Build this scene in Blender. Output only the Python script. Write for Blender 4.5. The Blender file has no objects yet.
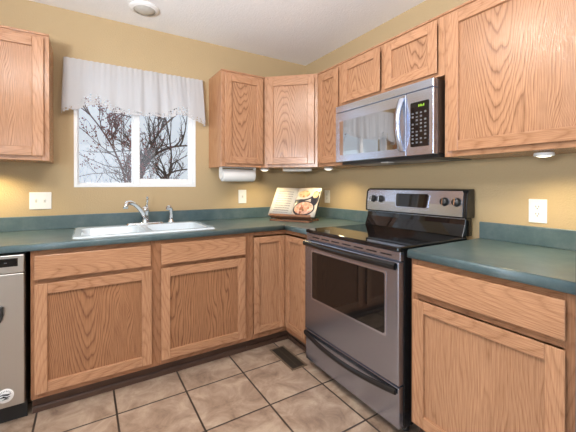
import bpy, bmesh, math, random
from mathutils import Vector, Matrix
random.seed(7)
S = bpy.context.scene
COL = S.collection
PI = math.pi

# ---------------------------------------------------------------- camera
cam = bpy.data.cameras.new('camera')
cam.sensor_width = 36.0
cam.lens = 325.28 / 576 * 36.0
cam.shift_y = -29.64 / 576
cam.clip_start = 0.05
co = bpy.data.objects.new('camera', cam)
COL.objects.link(co)
co.location = (-1.913, -2.7364, 1.215)
co.rotation_euler = (PI / 2 - 0.0039, 0, -0.5561)
S.camera = co

# ---------------------------------------------------------------- world, lights, exposure
W = bpy.data.worlds.new('overcast_sky')
S.world = W
W.use_nodes = True
_n = W.node_tree
_bg = _n.nodes['Background']
_tc = _n.nodes.new('ShaderNodeTexCoord')
_sp = _n.nodes.new('ShaderNodeSeparateXYZ')
_n.links.new(_tc.outputs['Generated'], _sp.inputs[0])
_mr = _n.nodes.new('ShaderNodeMapRange')          # overcast sky: brighter overhead than at the horizon
_mr.inputs[1].default_value = 0.25
_mr.inputs[2].default_value = 0.9
_mr.inputs[3].default_value = 1.22
_mr.inputs[4].default_value = 3.2
_n.links.new(_sp.outputs[2], _mr.inputs[0])
_bg.inputs[0].default_value = (0.82, 0.90, 1.0, 1)
_n.links.new(_mr.outputs[0], _bg.inputs[1])
S.view_settings.view_transform = 'Standard'
S.view_settings.look = 'None'
S.view_settings.gamma = 1
S.view_settings.use_curve_mapping = False
S.view_settings.exposure = -0.42


def area(name, loc, rot, sx, sy, power, color, shape='RECTANGLE', spread=PI):
    l = bpy.data.lights.new(name, 'AREA')
    l.shape = shape
    l.size = sx
    if shape in ('RECTANGLE', 'ELLIPSE'):
        l.size_y = sy
    l.energy = power
    l.color = color
    l.spread = spread
    o = bpy.data.objects.new(name, l)
    COL.objects.link(o)
    o.location = loc
    o.rotation_euler = rot
    return o


# daylight through the sliding door (left wall), fill light added at the rear, both behind the camera
area('patio_daylight', (-4.06, -3.2, 1.08), (0, -PI / 2, 0), 2.0, 2.0, 84, (0.64, 0.83, 1.0))
area('rear_fill', (-1.6, -5.46, 1.45), (PI / 2, 0, 0), 2.2, 1.3, 8, (0.97, 0.97, 1.0))
# lamps inside the two ceiling fixtures
area('kitchen_lamp_light', (-1.50, -1.66, 2.32), (0, 0, 0), 0.15, 0.15, 17, (1.0, 0.92, 0.83), 'DISK')
area('dining_lamp_light', (-2.30, -2.12, 2.32), (0, 0, 0), 0.15, 0.15, 17, (1.0, 0.92, 0.83), 'DISK')

# unseen fill light added to brighten the ceiling, aimed up left of the camera
area('ceiling_fill', (-2.95, -2.9, 1.5), Vector((0.75, 0.62, 1.0)).to_track_quat('-Z', 'Y').to_euler(), 0.4, 0.4, 96, (0.97, 0.97, 1.0), spread=2.1)

# ---------------------------------------------------------------- materials


def new_mat(name):
    m = bpy.data.materials.new(name)
    m.use_nodes = True
    n = m.node_tree
    b = n.nodes['Principled BSDF']
    return m, n, b


def pm(name, color, rough=0.5, metal=0.0, spec=0.5, emit=None, es=0.0, noise=0.0, nscale=40, bump=0.0, coat=0.0):
    m, n, b = new_mat(name)
    b.inputs['Base Color'].default_value = (*color, 1)
    b.inputs['Roughness'].default_value = rough
    b.inputs['Metallic'].default_value = metal
    b.inputs['Specular IOR Level'].default_value = spec
    b.inputs['Coat Weight'].default_value = coat
    if emit:
        b.inputs['Emission Color'].default_value = (*emit, 1)
        b.inputs['Emission Strength'].default_value = es
    if noise or bump:
        tc = n.nodes.new('ShaderNodeTexCoord')
        nz = n.nodes.new('ShaderNodeTexNoise')
        nz.inputs['Scale'].default_value = nscale
        nz.inputs['Detail'].default_value = 4
        n.links.new(tc.outputs['Object'], nz.inputs['Vector'])
        if noise:
            mx = n.nodes.new('ShaderNodeMix')
            mx.data_type = 'RGBA'
            mx.inputs[6].default_value = (*[c * (1 - noise) for c in color], 1)
            mx.inputs[7].default_value = (*[min(1, c * (1 + noise)) for c in color], 1)
            n.links.new(nz.outputs['Fac'], mx.inputs[0])
            n.links.new(mx.outputs[2], b.inputs['Base Color'])
        if bump:
            bp = n.nodes.new('ShaderNodeBump')
            bp.inputs['Strength'].default_value = bump
            bp.inputs['Distance'].default_value = 0.004
            n.links.new(nz.outputs['Fac'], bp.inputs['Height'])
            n.links.new(bp.outputs['Normal'], b.inputs['Normal'])
    return m


def ramp(n, stops):
    r = n.nodes.new('ShaderNodeValToRGB')
    e = r.color_ramp.elements
    e[0].position, e[0].color = stops[0][0], (*stops[0][1], 1)
    e[1].position, e[1].color = stops[-1][0], (*stops[-1][1], 1)
    for p, c in stops[1:-1]:
        x = e.new(p)
        x.color = (*c, 1)
    return r


def math_node(n, op, a, b=None):
    m = n.nodes.new('ShaderNodeMath')
    m.operation = op
    for i, v in enumerate((a, b)):
        if v is None:
            continue
        if isinstance(v, (int, float)):
            m.inputs[i].default_value = v
        else:
            n.links.new(v, m.inputs[i])
    return m.outputs[0]


def oak(name, light, dark, K=210.0, M=7.0, A=2.6, contrast=1.0, rough=0.21, straight=0.0):
    m, n, b = new_mat(name)
    uv = n.nodes.new('ShaderNodeUVMap')
    uv.uv_map = 'UVMap'
    sp = n.nodes.new('ShaderNodeSeparateXYZ')
    n.links.new(uv.outputs[0], sp.inputs[0])
    u, v = sp.outputs[0], sp.outputs[1]

    def stretched(su, sv, detail=3.0, rough=0.55):
        c = n.nodes.new('ShaderNodeCombineXYZ')
        n.links.new(math_node(n, 'MULTIPLY', u, su), c.inputs[0])
        n.links.new(math_node(n, 'MULTIPLY', v, sv), c.inputs[1])
        z = n.nodes.new('ShaderNodeTexNoise')
        z.noise_dimensions = '2D'
        z.inputs['Scale'].default_value = 1.0
        z.inputs['Detail'].default_value = detail
        z.inputs['Roughness'].default_value = rough
        n.links.new(c.outputs[0], z.inputs['Vector'])
        return z.outputs['Fac']

    n1 = stretched(6.0, 1.1, 2.0)
    n2 = stretched(34, 5.0, 2.0)
    wob = math_node(n, 'ADD', u, math_node(n, 'MULTIPLY', math_node(n, 'SUBTRACT', n1, 0.5), 0.10))
    q = math_node(n, 'MULTIPLY', math_node(n, 'MULTIPLY', wob, wob), K)
    if straight:
        q = math_node(n, 'MULTIPLY', wob, straight)
    h = math_node(n, 'ADD', q, math_node(n, 'MULTIPLY', v, M))
    h = math_node(n, 'ADD', h, math_node(n, 'MULTIPLY', n1, A))
    h = math_node(n, 'ADD', h, math_node(n, 'MULTIPLY', n2, 0.55))
    fr = math_node(n, 'FRACT', h)
    rp = ramp(n, [(0.0, (0.35,) * 3), (0.08, (0.0,) * 3), (0.26, (0.70,) * 3), (0.75, (1.0,) * 3), (1.0, (0.6,) * 3)])
    n.links.new(fr, rp.inputs[0])
    pores = stretched(330, 9, 2.0, 0.7)
    broad = stretched(3.0, 0.9, 2.0)
    pr = n.nodes.new('ShaderNodeMapRange')
    pr.inputs[1].default_value = 0.35
    pr.inputs[2].default_value = 0.62
    n.links.new(pores, pr.inputs[0])
    f = math_node(n, 'MULTIPLY', rp.outputs[0], 0.62 * contrast)
    f = math_node(n, 'ADD', f, math_node(n, 'MULTIPLY', pr.outputs[0], 0.30))
    f = math_node(n, 'ADD', f, math_node(n, 'MULTIPLY', broad, 0.22 + (1 - contrast) * 0.5))
    mx = n.nodes.new('ShaderNodeMix')
    mx.data_type = 'RGBA'
    mx.clamp_factor = True
    mx.inputs[6].default_value = (*dark, 1)
    mx.inputs[7].default_value = (*light, 1)
    n.links.new(f, mx.inputs[0])
    n.links.new(mx.outputs[2], b.inputs['Base Color'])
    b.inputs['Roughness'].default_value = rough
    b.inputs['Specular IOR Level'].default_value = 0.45
    bp = n.nodes.new('ShaderNodeBump')
    bp.inputs['Strength'].default_value = 0.22
    bp.inputs['Distance'].default_value = 0.002
    n.links.new(f, bp.inputs['Height'])
    n.links.new(bp.outputs['Normal'], b.inputs['Normal'])
    return m


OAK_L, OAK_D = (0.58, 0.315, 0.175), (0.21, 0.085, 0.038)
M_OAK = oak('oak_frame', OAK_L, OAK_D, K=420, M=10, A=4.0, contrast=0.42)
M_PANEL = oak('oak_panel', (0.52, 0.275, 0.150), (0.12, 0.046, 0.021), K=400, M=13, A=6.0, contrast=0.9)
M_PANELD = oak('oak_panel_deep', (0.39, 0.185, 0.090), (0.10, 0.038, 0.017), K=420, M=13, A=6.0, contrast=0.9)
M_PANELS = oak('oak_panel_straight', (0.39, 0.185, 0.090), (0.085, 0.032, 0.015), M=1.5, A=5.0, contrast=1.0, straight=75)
M_PANELP = oak('oak_panel_plain', (0.53, 0.290, 0.160), (0.20, 0.083, 0.04), M=1.5, A=4.0, contrast=0.45, straight=60)
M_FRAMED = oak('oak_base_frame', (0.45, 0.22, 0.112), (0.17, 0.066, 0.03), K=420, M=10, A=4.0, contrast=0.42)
M_CARC = oak('oak_carcass', (0.55, 0.28, 0.14), (0.33, 0.14, 0.06), K=120, M=4, A=2.0, contrast=0.5)
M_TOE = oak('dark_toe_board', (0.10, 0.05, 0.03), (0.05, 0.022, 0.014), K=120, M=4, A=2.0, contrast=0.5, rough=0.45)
M_DARKIN = pm('cabinet_inside', (0.18, 0.10, 0.055), 0.7, noise=0.1)


def plaster(name, color, bump, scale, rough=0.7):
    m = pm(name, color, rough, noise=0.03, nscale=scale, bump=bump, spec=0.3)
    return m


M_WALL = plaster('golden_tan_paint', (0.48, 0.355, 0.200), 0.45, 120, 0.62)
M_CEIL = plaster('white_ceiling_texture', (0.90, 0.90, 0.90), 0.7, 90, 0.8)
M_WHITE = pm('white_plastic', (0.82, 0.82, 0.81), 0.35, noise=0.02)
M_VINYL = pm('white_vinyl', (0.86, 0.87, 0.88), 0.35, noise=0.02)
M_IVORY = pm('ivory_plastic', (0.70, 0.66, 0.58), 0.4, noise=0.02)
M_PORC = pm('white_porcelain', (0.70, 0.79, 0.86), 0.12, coat=0.5, noise=0.02, nscale=5)
M_CHROME = pm('chrome', (0.78, 0.79, 0.80), 0.10, 1.0, noise=0.02)
M_BLACKG = pm('black_glass', (0.006, 0.006, 0.007), 0.04, 0.0, 0.6, noise=0.1, nscale=3)
M_TINT = pm('tinted_mirror_glass', (0.010, 0.010, 0.011), 0.03, noise=0.1, nscale=3)
M_TINT.node_tree.nodes['Principled BSDF'].inputs['IOR'].default_value = 6.5
M_OVENG = pm('tinted_oven_glass', (0.010, 0.008, 0.007), 0.03, noise=0.1, nscale=3)
M_OVENG.node_tree.nodes['Principled BSDF'].inputs['IOR'].default_value = 1.6
M_BLACK = pm('black_enamel', (0.012, 0.012, 0.013), 0.18, noise=0.1)
M_BLACKP = pm('black_plastic', (0.018, 0.017, 0.017), 0.35, noise=0.1)
M_DARKBR = pm('dark_brown_metal', (0.045, 0.028, 0.02), 0.35, 0.3, noise=0.1)
M_GREY = pm('grey_metal', (0.34, 0.34, 0.35), 0.4, 0.8, noise=0.05)
M_GREYP = pm('grey_paint', (0.10, 0.10, 0.115), 0.5, noise=0.05)
M_MARK = pm('pale_marking', (0.13, 0.13, 0.135), 0.5, noise=0.05)
M_INK = pm('black_ink', (0.01, 0.01, 0.01), 0.5, noise=0.05)
M_SLOT = pm('slot_dark', (0.05, 0.045, 0.04), 0.6, noise=0.05)
M_PAPER = pm('paper_towel', (0.80, 0.79, 0.77), 0.9, noise=0.03, bump=0.3, nscale=150)
M_BRONZE = pm('bronze_register', (0.065, 0.047, 0.032), 0.5, 0.2, noise=0.15)
M_BRONZEF = pm('bronze_flange', (0.17, 0.115, 0.075), 0.45, 0.2, noise=0.15)
M_GREEN = pm('green_display', (0.2, 0.35, 0.02), 0.4, emit=(0.55, 0.95, 0.08), es=0.35, noise=0.02)
M_PUCK = pm('lit_puck_lens', (0.9, 0.85, 0.7), 0.4, emit=(1.0, 0.93, 0.72), es=4.0, noise=0.01)
M_LAMP = pm('lit_lamp_dome', (0.9, 0.88, 0.8), 0.4, emit=(1.0, 0.88, 0.70), es=5.0, noise=0.01)
M_LENS = pm('frosted_lens', (0.52, 0.51, 0.47), 0.25, noise=0.25, nscale=14)
M_BARK = pm('bark', (0.060, 0.045, 0.045), 0.85, noise=0.35, nscale=30)
M_TWIG = pm('reddish_twig', (0.15, 0.085, 0.085), 0.8, noise=0.3, nscale=30)
M_BERRY = pm('winter_berry', (0.25, 0.075, 0.08), 0.6, noise=0.3, nscale=30)
M_SNOW = pm('snow', (0.52, 0.55, 0.60), 0.9, noise=0.25, nscale=5)
M_FENCE = pm('weathered_fence', (0.52, 0.55, 0.60), 0.8, noise=0.15, nscale=6)


def steel(name, color=(0.42, 0.46, 0.56), rough=0.22, axis=2):
    m, n, b = new_mat(name)
    tc = n.nodes.new('ShaderNodeTexCoord')
    mp = n.nodes.new('ShaderNodeMapping')
    sc = [260.0, 260.0, 260.0]
    sc[axis] = 3.0
    mp.inputs['Scale'].default_value = sc
    nz = n.nodes.new('ShaderNodeTexNoise')
    nz.inputs['Scale'].default_value = 1
    n.links.new(tc.outputs['Object'], mp.inputs[0])
    n.links.new(mp.outputs[0], nz.inputs['Vector'])
    mr = n.nodes.new('ShaderNodeMapRange')
    mr.inputs[3].default_value = rough - 0.006
    mr.inputs[4].default_value = rough + 0.006
    n.links.new(nz.outputs['Fac'], mr.inputs[0])
    n.links.new(mr.outputs[0], b.inputs['Roughness'])
    b.inputs['Base Color'].default_value = (*color, 1)
    b.inputs['Metallic'].default_value = 0.95
    return m


M_STEEL = steel('brushed_stainless', axis=0)
M_STEELB = steel('bright_stainless', (0.62, 0.68, 0.82), 0.22, axis=0)
M_STEELV = steel('brushed_stainless_door', axis=0, rough=0.27)
M_STEELDW = steel('dishwasher_stainless', (0.52, 0.50, 0.47), 0.36, axis=0)


def laminate():
    m, n, b = new_mat('teal_laminate')
    tc = n.nodes.new('ShaderNodeTexCoord')
    a = n.nodes.new('ShaderNodeTexNoise')
    a.inputs['Scale'].default_value = 9
    a.inputs['Detail'].default_value = 6
    a.inputs['Roughness'].default_value = 0.7
    n.links.new(tc.outputs['Object'], a.inputs['Vector'])
    r = ramp(n, [(0.25, (0.055, 0.098, 0.108)), (0.5, (0.086, 0.132, 0.142)), (0.75, (0.140, 0.180, 0.186))])
    n.links.new(a.outputs['Fac'], r.inputs[0])
    n.links.new(r.outputs[0], b.inputs['Base Color'])
    b.inputs['Roughness'].default_value = 0.30
    b.inputs['Specular IOR Level'].default_value = 0.55
    return m


M_LAM = laminate()


def tile_floor():
    m, n, b = new_mat('ceramic_floor_tile')
    TS, TX, TY = 0.3628, -1.775, -0.7983
    g = n.nodes.new('ShaderNodeNewGeometry')
    sp = n.nodes.new('ShaderNodeSeparateXYZ')
    n.links.new(g.outputs['Position'], sp.inputs[0])

    def cell(o, off):
        s = math_node(n, 'DIVIDE', math_node(n, 'SUBTRACT', o, off), TS)
        f = math_node(n, 'FRACT', math_node(n, 'ADD', s, 100.0))
        d = math_node(n, 'MINIMUM', f, math_node(n, 'SUBTRACT', 1.0, f))
        return math_node(n, 'FLOOR', math_node(n, 'ADD', s, 100.0)), d

    ix, dx = cell(sp.outputs[0], TX)
    iy, dy = cell(sp.outputs[1], TY)
    d = math_node(n, 'MINIMUM', dx, dy)
    mr = n.nodes.new('ShaderNodeMapRange')
    mr.inputs[1].default_value = 0.010
    mr.inputs[2].default_value = 0.017
    n.links.new(d, mr.inputs[0])
    wn = n.nodes.new('ShaderNodeTexWhiteNoise')
    wn.noise_dimensions = '2D'
    cb = n.nodes.new('ShaderNodeCombineXYZ')
    n.links.new(ix, cb.inputs[0])
    n.links.new(iy, cb.inputs[1])
    n.links.new(cb.outputs[0], wn.inputs['Vector'])
    off = n.nodes.new('ShaderNodeVectorMath')
    off.operation = 'SCALE'
    off.inputs['Scale'].default_value = 8.0
    n.links.new(wn.outputs['Color'], off.inputs[0])
    ad = n.nodes.new('ShaderNodeVectorMath')
    n.links.new(g.outputs['Position'], ad.inputs[0])
    n.links.new(off.outputs[0], ad.inputs[1])
    nz = n.nodes.new('ShaderNodeTexNoise')
    nz.inputs['Scale'].default_value = 7.5
    nz.inputs['Detail'].default_value = 7
    nz.inputs['Roughness'].default_value = 0.68
    nz.inputs['Distortion'].default_value = 0.6
    n.links.new(ad.outputs[0], nz.inputs['Vector'])
    r = ramp(n, [(0.30, (0.20, 0.130, 0.092)), (0.48, (0.36, 0.255, 0.184)), (0.66, (0.50, 0.385, 0.29))])
    n.links.new(nz.outputs['Fac'], r.inputs[0])
    mx = n.nodes.new('ShaderNodeMix')
    mx.data_type = 'RGBA'
    mx.inputs[6].default_value = (0.050, 0.035, 0.026, 1)
    n.links.new(r.outputs[0], mx.inputs[7])
    n.links.new(mr.outputs[0], mx.inputs[0])
    n.links.new(mx.outputs[2], b.inputs['Base Color'])
    b.inputs['Roughness'].default_value = 0.38
    bp = n.nodes.new('ShaderNodeBump')
    bp.inputs['Strength'].default_value = 0.5
    bp.inputs['Distance'].default_value = 0.004
    hh = math_node(n, 'ADD', mr.outputs[0], math_node(n, 'MULTIPLY', nz.outputs['Fac'], 0.25))
    n.links.new(hh, bp.inputs['Height'])
    n.links.new(bp.outputs['Normal'], b.inputs['Normal'])
    return m


M_TILE = tile_floor()


def glass_pane(name='window_glass', tint=(1, 1, 1), refl=0.06):
    m = bpy.data.materials.new(name)
    m.use_nodes = True
    n = m.node_tree
    n.nodes.clear()
    o = n.nodes.new('ShaderNodeOutputMaterial')
    t = n.nodes.new('ShaderNodeBsdfTransparent')
    t.inputs[0].default_value = (*tint, 1)
    g = n.nodes.new('ShaderNodeBsdfGlossy')
    g.inputs['Roughness'].default_value = 0.02
    mx = n.nodes.new('ShaderNodeMixShader')
    mx.inputs[0].default_value = refl
    n.links.new(t.outputs[0], mx.inputs[1])
    n.links.new(g.outputs[0], mx.inputs[2])
    n.links.new(mx.outputs[0], o.inputs[0])
    return m


M_GLASS = glass_pane()


def cloth(name, lace=False):
    m = bpy.data.materials.new(name)
    m.use_nodes = True
    n = m.node_tree
    n.nodes.clear()
    o = n.nodes.new('ShaderNodeOutputMaterial')
    d = n.nodes.new('ShaderNodeBsdfDiffuse')
    t = n.nodes.new('ShaderNodeBsdfTranslucent')
    d.inputs[0].default_value = (0.64, 0.63, 0.64, 1)
    t.inputs[0].default_value = (0.60, 0.59, 0.58, 1)
    mx = n.nodes.new('ShaderNodeMixShader')
    mx.inputs[0].default_value = 0.36
    n.links.new(d.outputs[0], mx.inputs[1])
    n.links.new(t.outputs[0], mx.inputs[2])
    last = mx.outputs[0]
    tc = n.nodes.new('ShaderNodeTexCoord')
    if lace:
        vo = n.nodes.new('ShaderNodeTexVoronoi')
        vo.feature = 'DISTANCE_TO_EDGE'
        vo.inputs['Scale'].default_value = 62
        n.links.new(tc.outputs['Object'], vo.inputs['Vector'])
        nz = n.nodes.new('ShaderNodeTexNoise')
        nz.inputs['Scale'].default_value = 26
        n.links.new(tc.outputs['Object'], nz.inputs['Vector'])
        th = math_node(n, 'MULTIPLY', math_node(n, 'SUBTRACT', nz.outputs['Fac'], 0.22), 0.75)
        gt = math_node(n, 'GREATER_THAN', vo.outputs['Distance'], th)
        tr = n.nodes.new('ShaderNodeBsdfTransparent')
        m2 = n.nodes.new('ShaderNodeMixShader')
        n.links.new(gt, m2.inputs[0])
        n.links.new(last, m2.inputs[1])
        n.links.new(tr.outputs[0], m2.inputs[2])
        last = m2.outputs[0]
    n.links.new(last, o.inputs[0])
    return m


M_CLOTH = cloth('sheer_white_cloth')
M_LACE = cloth('eyelet_lace', True)

# ---------------------------------------------------------------- mesh helpers


class MB:
    """collects shapes for ONE mesh object"""

    def __init__(self):
        self.bm = bmesh.new()
        self.uv = self.bm.loops.layers.uv.new('UVMap')
        self.mats = []

    def _wood_uv(self, faces, g, centre):
        o = [a for a in (0, 1, 2) if a != g]
        ru, rv = random.uniform(-0.06, 0.06), random.uniform(0, 60)
        sg = random.choice((-1, 1))
        for f in faces:
            f.normal_update()
            nrm = f.normal
            ax = max(range(3), key=lambda i: abs(nrm[i]))
            for l in f.loops:
                p = l.vert.co
                if ax == g:
                    l[self.uv].uv = (p[o[0]] - centre[o[0]] + ru, (p[o[1]]) * 0.2 + rv)
                else:
                    a = [i for i in o if i != ax][0]
                    l[self.uv].uv = (p[a] - centre[a] + ru, sg * p[g] + rv)

    def box(self, a, b, g=2, mi=0):
        lo = [min(a[i], b[i]) for i in range(3)]
        hi = [max(a[i], b[i]) for i in range(3)]
        v = [self.bm.verts.new((x, y, z)) for x in (lo[0], hi[0]) for y in (lo[1], hi[1]) for z in (lo[2], hi[2])]
        idx = [(0, 1, 3, 2), (4, 6, 7, 5), (0, 4, 5, 1), (2, 3, 7, 6), (0, 2, 6, 4), (1, 5, 7, 3)]
        fs = [self.bm.faces.new([v[i] for i in q]) for q in idx]
        for f in fs:
            f.material_index = mi
        self._wood_uv(fs, g, [(lo[i] + hi[i]) / 2 for i in range(3)])
        return self

    def prism(self, poly, axis, lo, hi, g=2, mi=0, smooth=False):
        """poly: 2D outline in the two axes other than `axis`, extruded lo..hi"""
        o = [i for i in range(3) if i != axis]

        def P(p, t):
            c = [0, 0, 0]
            c[o[0]], c[o[1]], c[axis] = p[0], p[1], t
            return c
        A = [self.bm.verts.new(P(p, lo)) for p in poly]
        B = [self.bm.verts.new(P(p, hi)) for p in poly]
        n = len(poly)
        fs = [self.bm.faces.new(A), self.bm.faces.new(list(reversed(B)))]
        for i in range(n):
            f = self.bm.faces.new((A[i], B[i], B[(i + 1) % n], A[(i + 1) % n]))
            f.smooth = smooth
            fs.append(f)
        for f in fs:
            f.material_index = mi
        cen = [0, 0, 0]
        cen[o[0]] = sum(p[0] for p in poly) / n
        cen[o[1]] = sum(p[1] for p in poly) / n
        cen[axis] = (lo + hi) / 2
        self._wood_uv(fs, g, cen)
        return self

    def lathe(self, prof, origin=(0, 0, 0), axis='Z', seg=24, sx=1.0, sy=1.0, mi=0):
        """prof: (radius, height) pairs"""
        rings = []
        for r, h in prof:
            ring = []
            if r < 1e-6:
                ring = [self._pt(0, 0, h, origin, axis)]
            else:
                for k in range(seg):
                    t = 2 * PI * k / seg
                    ring.append(self._pt(r * sx * math.cos(t), r * sy * math.sin(t), h, origin, axis))
            rings.append(ring)
        for a, b in zip(rings, rings[1:]):
            for k in range(seg):
                k2 = (k + 1) % seg
                if len(a) == 1 and len(b) == 1:
                    continue
                if len(a) == 1:
                    f = self.bm.faces.new((a[0], b[k], b[k2]))
                elif len(b) == 1:
                    f = self.bm.faces.new((a[k], b[0], a[k2]))
                else:
                    f = self.bm.faces.new((a[k], b[k], b[k2], a[k2]))
                f.smooth = True
                f.material_index = mi
        return self

    def _pt(self, x, y, h, o, axis):
        if axis == 'Z':
            c = (x, y, h)
        elif axis == 'X':
            c = (h, x, y)
        else:
            c = (x, h, y)
        return self.bm.verts.new((c[0] + o[0], c[1] + o[1], c[2] + o[2]))

    def tube(self, pts, rad, seg=8, mi=0, flat=1.0):
        pts = [Vector(p) for p in pts]
        if not isinstance(rad, (list, tuple)):
            rad = [rad] * len(pts)
        prev = None
        nrm = None
        first = last = None
        for i, p in enumerate(pts):
            d = (pts[min(i + 1, len(pts) - 1)] - pts[max(i - 1, 0)]).normalized()
            if nrm is None:
                up = Vector((0, 0, 1)) if abs(d.z) < 0.9 else Vector((1, 0, 0))
                nrm = d.cross(up).normalized()
            else:
                nrm = (nrm - d * nrm.dot(d)).normalized()
            bi = d.cross(nrm)
            ring = [self.bm.verts.new(p + rad[i] * (nrm * math.cos(2 * PI * k / seg) + flat * bi * math.sin(2 * PI * k / seg))) for k in range(seg)]
            if prev:
                for k in range(seg):
                    f = self.bm.faces.new((prev[k], prev[(k + 1) % seg], ring[(k + 1) % seg], ring[k]))
                    f.smooth = True
                    f.material_index = mi
            else:
                first = ring
            prev = ring
        last = prev
        for r in (list(reversed(first)), last):
            try:
                f = self.bm.faces.new(r)
                f.material_index = mi
            except ValueError:
                pass
        return self

    def ball(self, c, r, seg=6):
        prof = [(r * math.sin(PI * i / 4), -r * math.cos(PI * i / 4)) for i in range(5)]
        return self.lathe(prof, c, 'Z', seg)

    def grid(self, rows, mi=0, smooth=True):
        V = [[self.bm.verts.new(p) for p in r] for r in rows]
        for i in range(len(V) - 1):
            for j in range(len(V[0]) - 1):
                f = self.bm.faces.new((V[i][j], V[i][j + 1], V[i + 1][j + 1], V[i + 1][j]))
                f.smooth = smooth
                f.material_index = mi
                for l, (a, b) in zip(f.loops, ((i, j), (i, j + 1), (i + 1, j + 1), (i + 1, j))):
                    l[self.uv].uv = (b / (len(V[0]) - 1), a / (len(V) - 1))
        return self

    def quad(self, a, b, c, d, mi=0):
        f = self.bm.faces.new([self.bm.verts.new(p) for p in (a, b, c, d)])
        f.material_index = mi
        return self

    def build(self, name, mat, parent=None, bevel=0.0, seg=2, recalc=True):
        if recalc:
            bmesh.ops.recalc_face_normals(self.bm, faces=self.bm.faces[:])
        me = bpy.data.meshes.new(name)
        self.bm.to_mesh(me)
        self.bm.free()
        for m in (mat if isinstance(mat, (list, tuple)) else [mat]):
            me.materials.append(m)
        o = bpy.data.objects.new(name, me)
        COL.objects.link(o)
        if parent:
            o.parent = parent
        if bevel:
            b = o.modifiers.new('bevel', 'BEVEL')
            b.width = bevel
            b.segments = seg
            b.limit_method = 'ANGLE'
            b.angle_limit = math.radians(40)
        return o


def tag(o, label, cat, group=None):
    o['label'] = label
    o['category'] = cat
    if group:
        o['group'] = group
    return o


def thing(name, label, cat, loc=(0, 0, 0), rz=0.0, group=None):
    o = bpy.data.objects.new(name, None)
    o.empty_display_size = 0.1
    COL.objects.link(o)
    o.location = loc
    o.rotation_euler = (0, 0, rz)
    return tag(o, label, cat, group)


def structure(o):
    o['kind'] = 'structure'
    return o


def copy_tree(o, parent=None):
    c = o.copy()
    COL.objects.link(c)
    if parent:
        c.parent = parent
    for ch in list(o.children):
        copy_tree(ch, c)
    return c


# ---------------------------------------------------------------- room shell
XL, YR, ZC = -4.0, -5.4, 2.437
WX0, WX1, WZ0, WZ1 = -1.984, -1.128, 1.20, 2.03
TH = 0.14
structure(MB().box((XL, YR, -0.1), (0, 0, 0)).build('floor', M_TILE))
structure(MB().box((XL - TH, YR - TH, ZC), (TH, TH, ZC + 0.1)).build('ceiling', M_CEIL))
b = MB()
b.box((XL, 0, -0.1), (WX0, TH, ZC)).box((WX1, 0, -0.1), (TH, TH, ZC))
b.box((WX0, 0, -0.1), (WX1, TH, WZ0)).box((WX0, 0, WZ1), (WX1, TH, ZC))
structure(b.build('wall_back', M_WALL))
structure(MB().box((0, YR - TH, -0.1), (TH, 0, ZC)).build('wall_right', M_WALL))
b = MB()
b.box((XL - TH, YR, -0.1), (XL, -4.2, ZC)).box((XL - TH, -2.2, -0.1), (XL, TH, ZC))
b.box((XL - TH, -4.2, 2.08), (XL, -2.2, ZC)).box((XL - TH, -4.2, -0.1), (XL, -2.2, 0.0))
structure(b.build('wall_left', M_WALL))
b = MB()
b.box((XL - TH, YR - TH, -0.1), (-2.7, YR, ZC)).box((-0.5, YR - TH, -0.1), (0, YR, ZC))
b.box((-2.7, YR - TH, -0.1), (-0.5, YR, 0.8)).box((-2.7, YR - TH, 2.1), (-0.5, YR, ZC))
structure(b.build('wall_rear', M_WALL))

# window over the sink
win = structure(MB().box((WX0, -0.004, WZ0), (WX0 + 0.022, 0.09, WZ1)).box((WX1 - 0.022, -0.004, WZ0), (WX1, 0.09, WZ1))
                .box((WX0 + 0.022, -0.004, WZ0), (WX1 - 0.022, 0.09, WZ0 + 0.022)).box((WX0 + 0.022, -0.004, WZ1 - 0.022), (WX1 - 0.022, 0.09, WZ1))
                .build('window_1', M_VINYL, bevel=0.002))


def sash(x0, x1, y0, y1, sw, bw):
    z0, z1 = WZ0 + 0.022, WZ1 - 0.022
    o = (MB().box((x0, y0, z0), (x0 + sw[0], y1, z1)).box((x1 - sw[1], y0, z0), (x1, y1, z1))
         .box((x0 + sw[0], y0, z0), (x1 - sw[1], y1, z0 + bw)).box((x0 + sw[0], y0, z1 - bw), (x1 - sw[1], y1, z1))
         .build('window_sash', M_VINYL, win, bevel=0.003))
    ym = (y0 + y1) / 2
    MB().box((x0 + sw[0], ym - 0.003, z0 + bw), (x1 - sw[1], ym + 0.003, z1 - bw)).build('glass', M_GLASS, o)


sash(WX0 + 0.022, -1.575, 0.052, 0.085, (0.008, 0.035), 0.012)
sash(-1.602, WX1 - 0.022, 0.012, 0.045, (0.045, 0.036), 0.042)

# sliding door (left wall) and an unseen rear window added for the fill light, behind the camera
d1 = structure(MB().box((XL - 0.09, -4.2, 0), (XL - 0.02, -4.13, 2.08)).box((XL - 0.09, -2.27, 0), (XL - 0.02, -2.2, 2.08))
               .box((XL - 0.09, -4.13, 0), (XL - 0.02, -2.27, 0.07)).box((XL - 0.09, -4.13, 2.01), (XL - 0.02, -2.27, 2.08))
               .box((XL - 0.09, -3.24, 0.07), (XL - 0.02, -3.16, 2.01)).build('door_1', M_VINYL))
w2 = structure(MB().box((-2.7, YR - 0.09, 0.8), (-2.64, YR - 0.08, 2.1)).box((-0.56, YR - 0.09, 0.8), (-0.5, YR - 0.08, 2.1))
               .box((-2.64, YR - 0.09, 0.8), (-0.56, YR - 0.08, 0.86)).box((-2.64, YR - 0.09, 2.04), (-0.56, YR - 0.08, 2.1)).build('added_rear_window', M_VINYL))

# ---------------------------------------------------------------- cabinets
SW = 0.055        # stile width of a door


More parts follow.
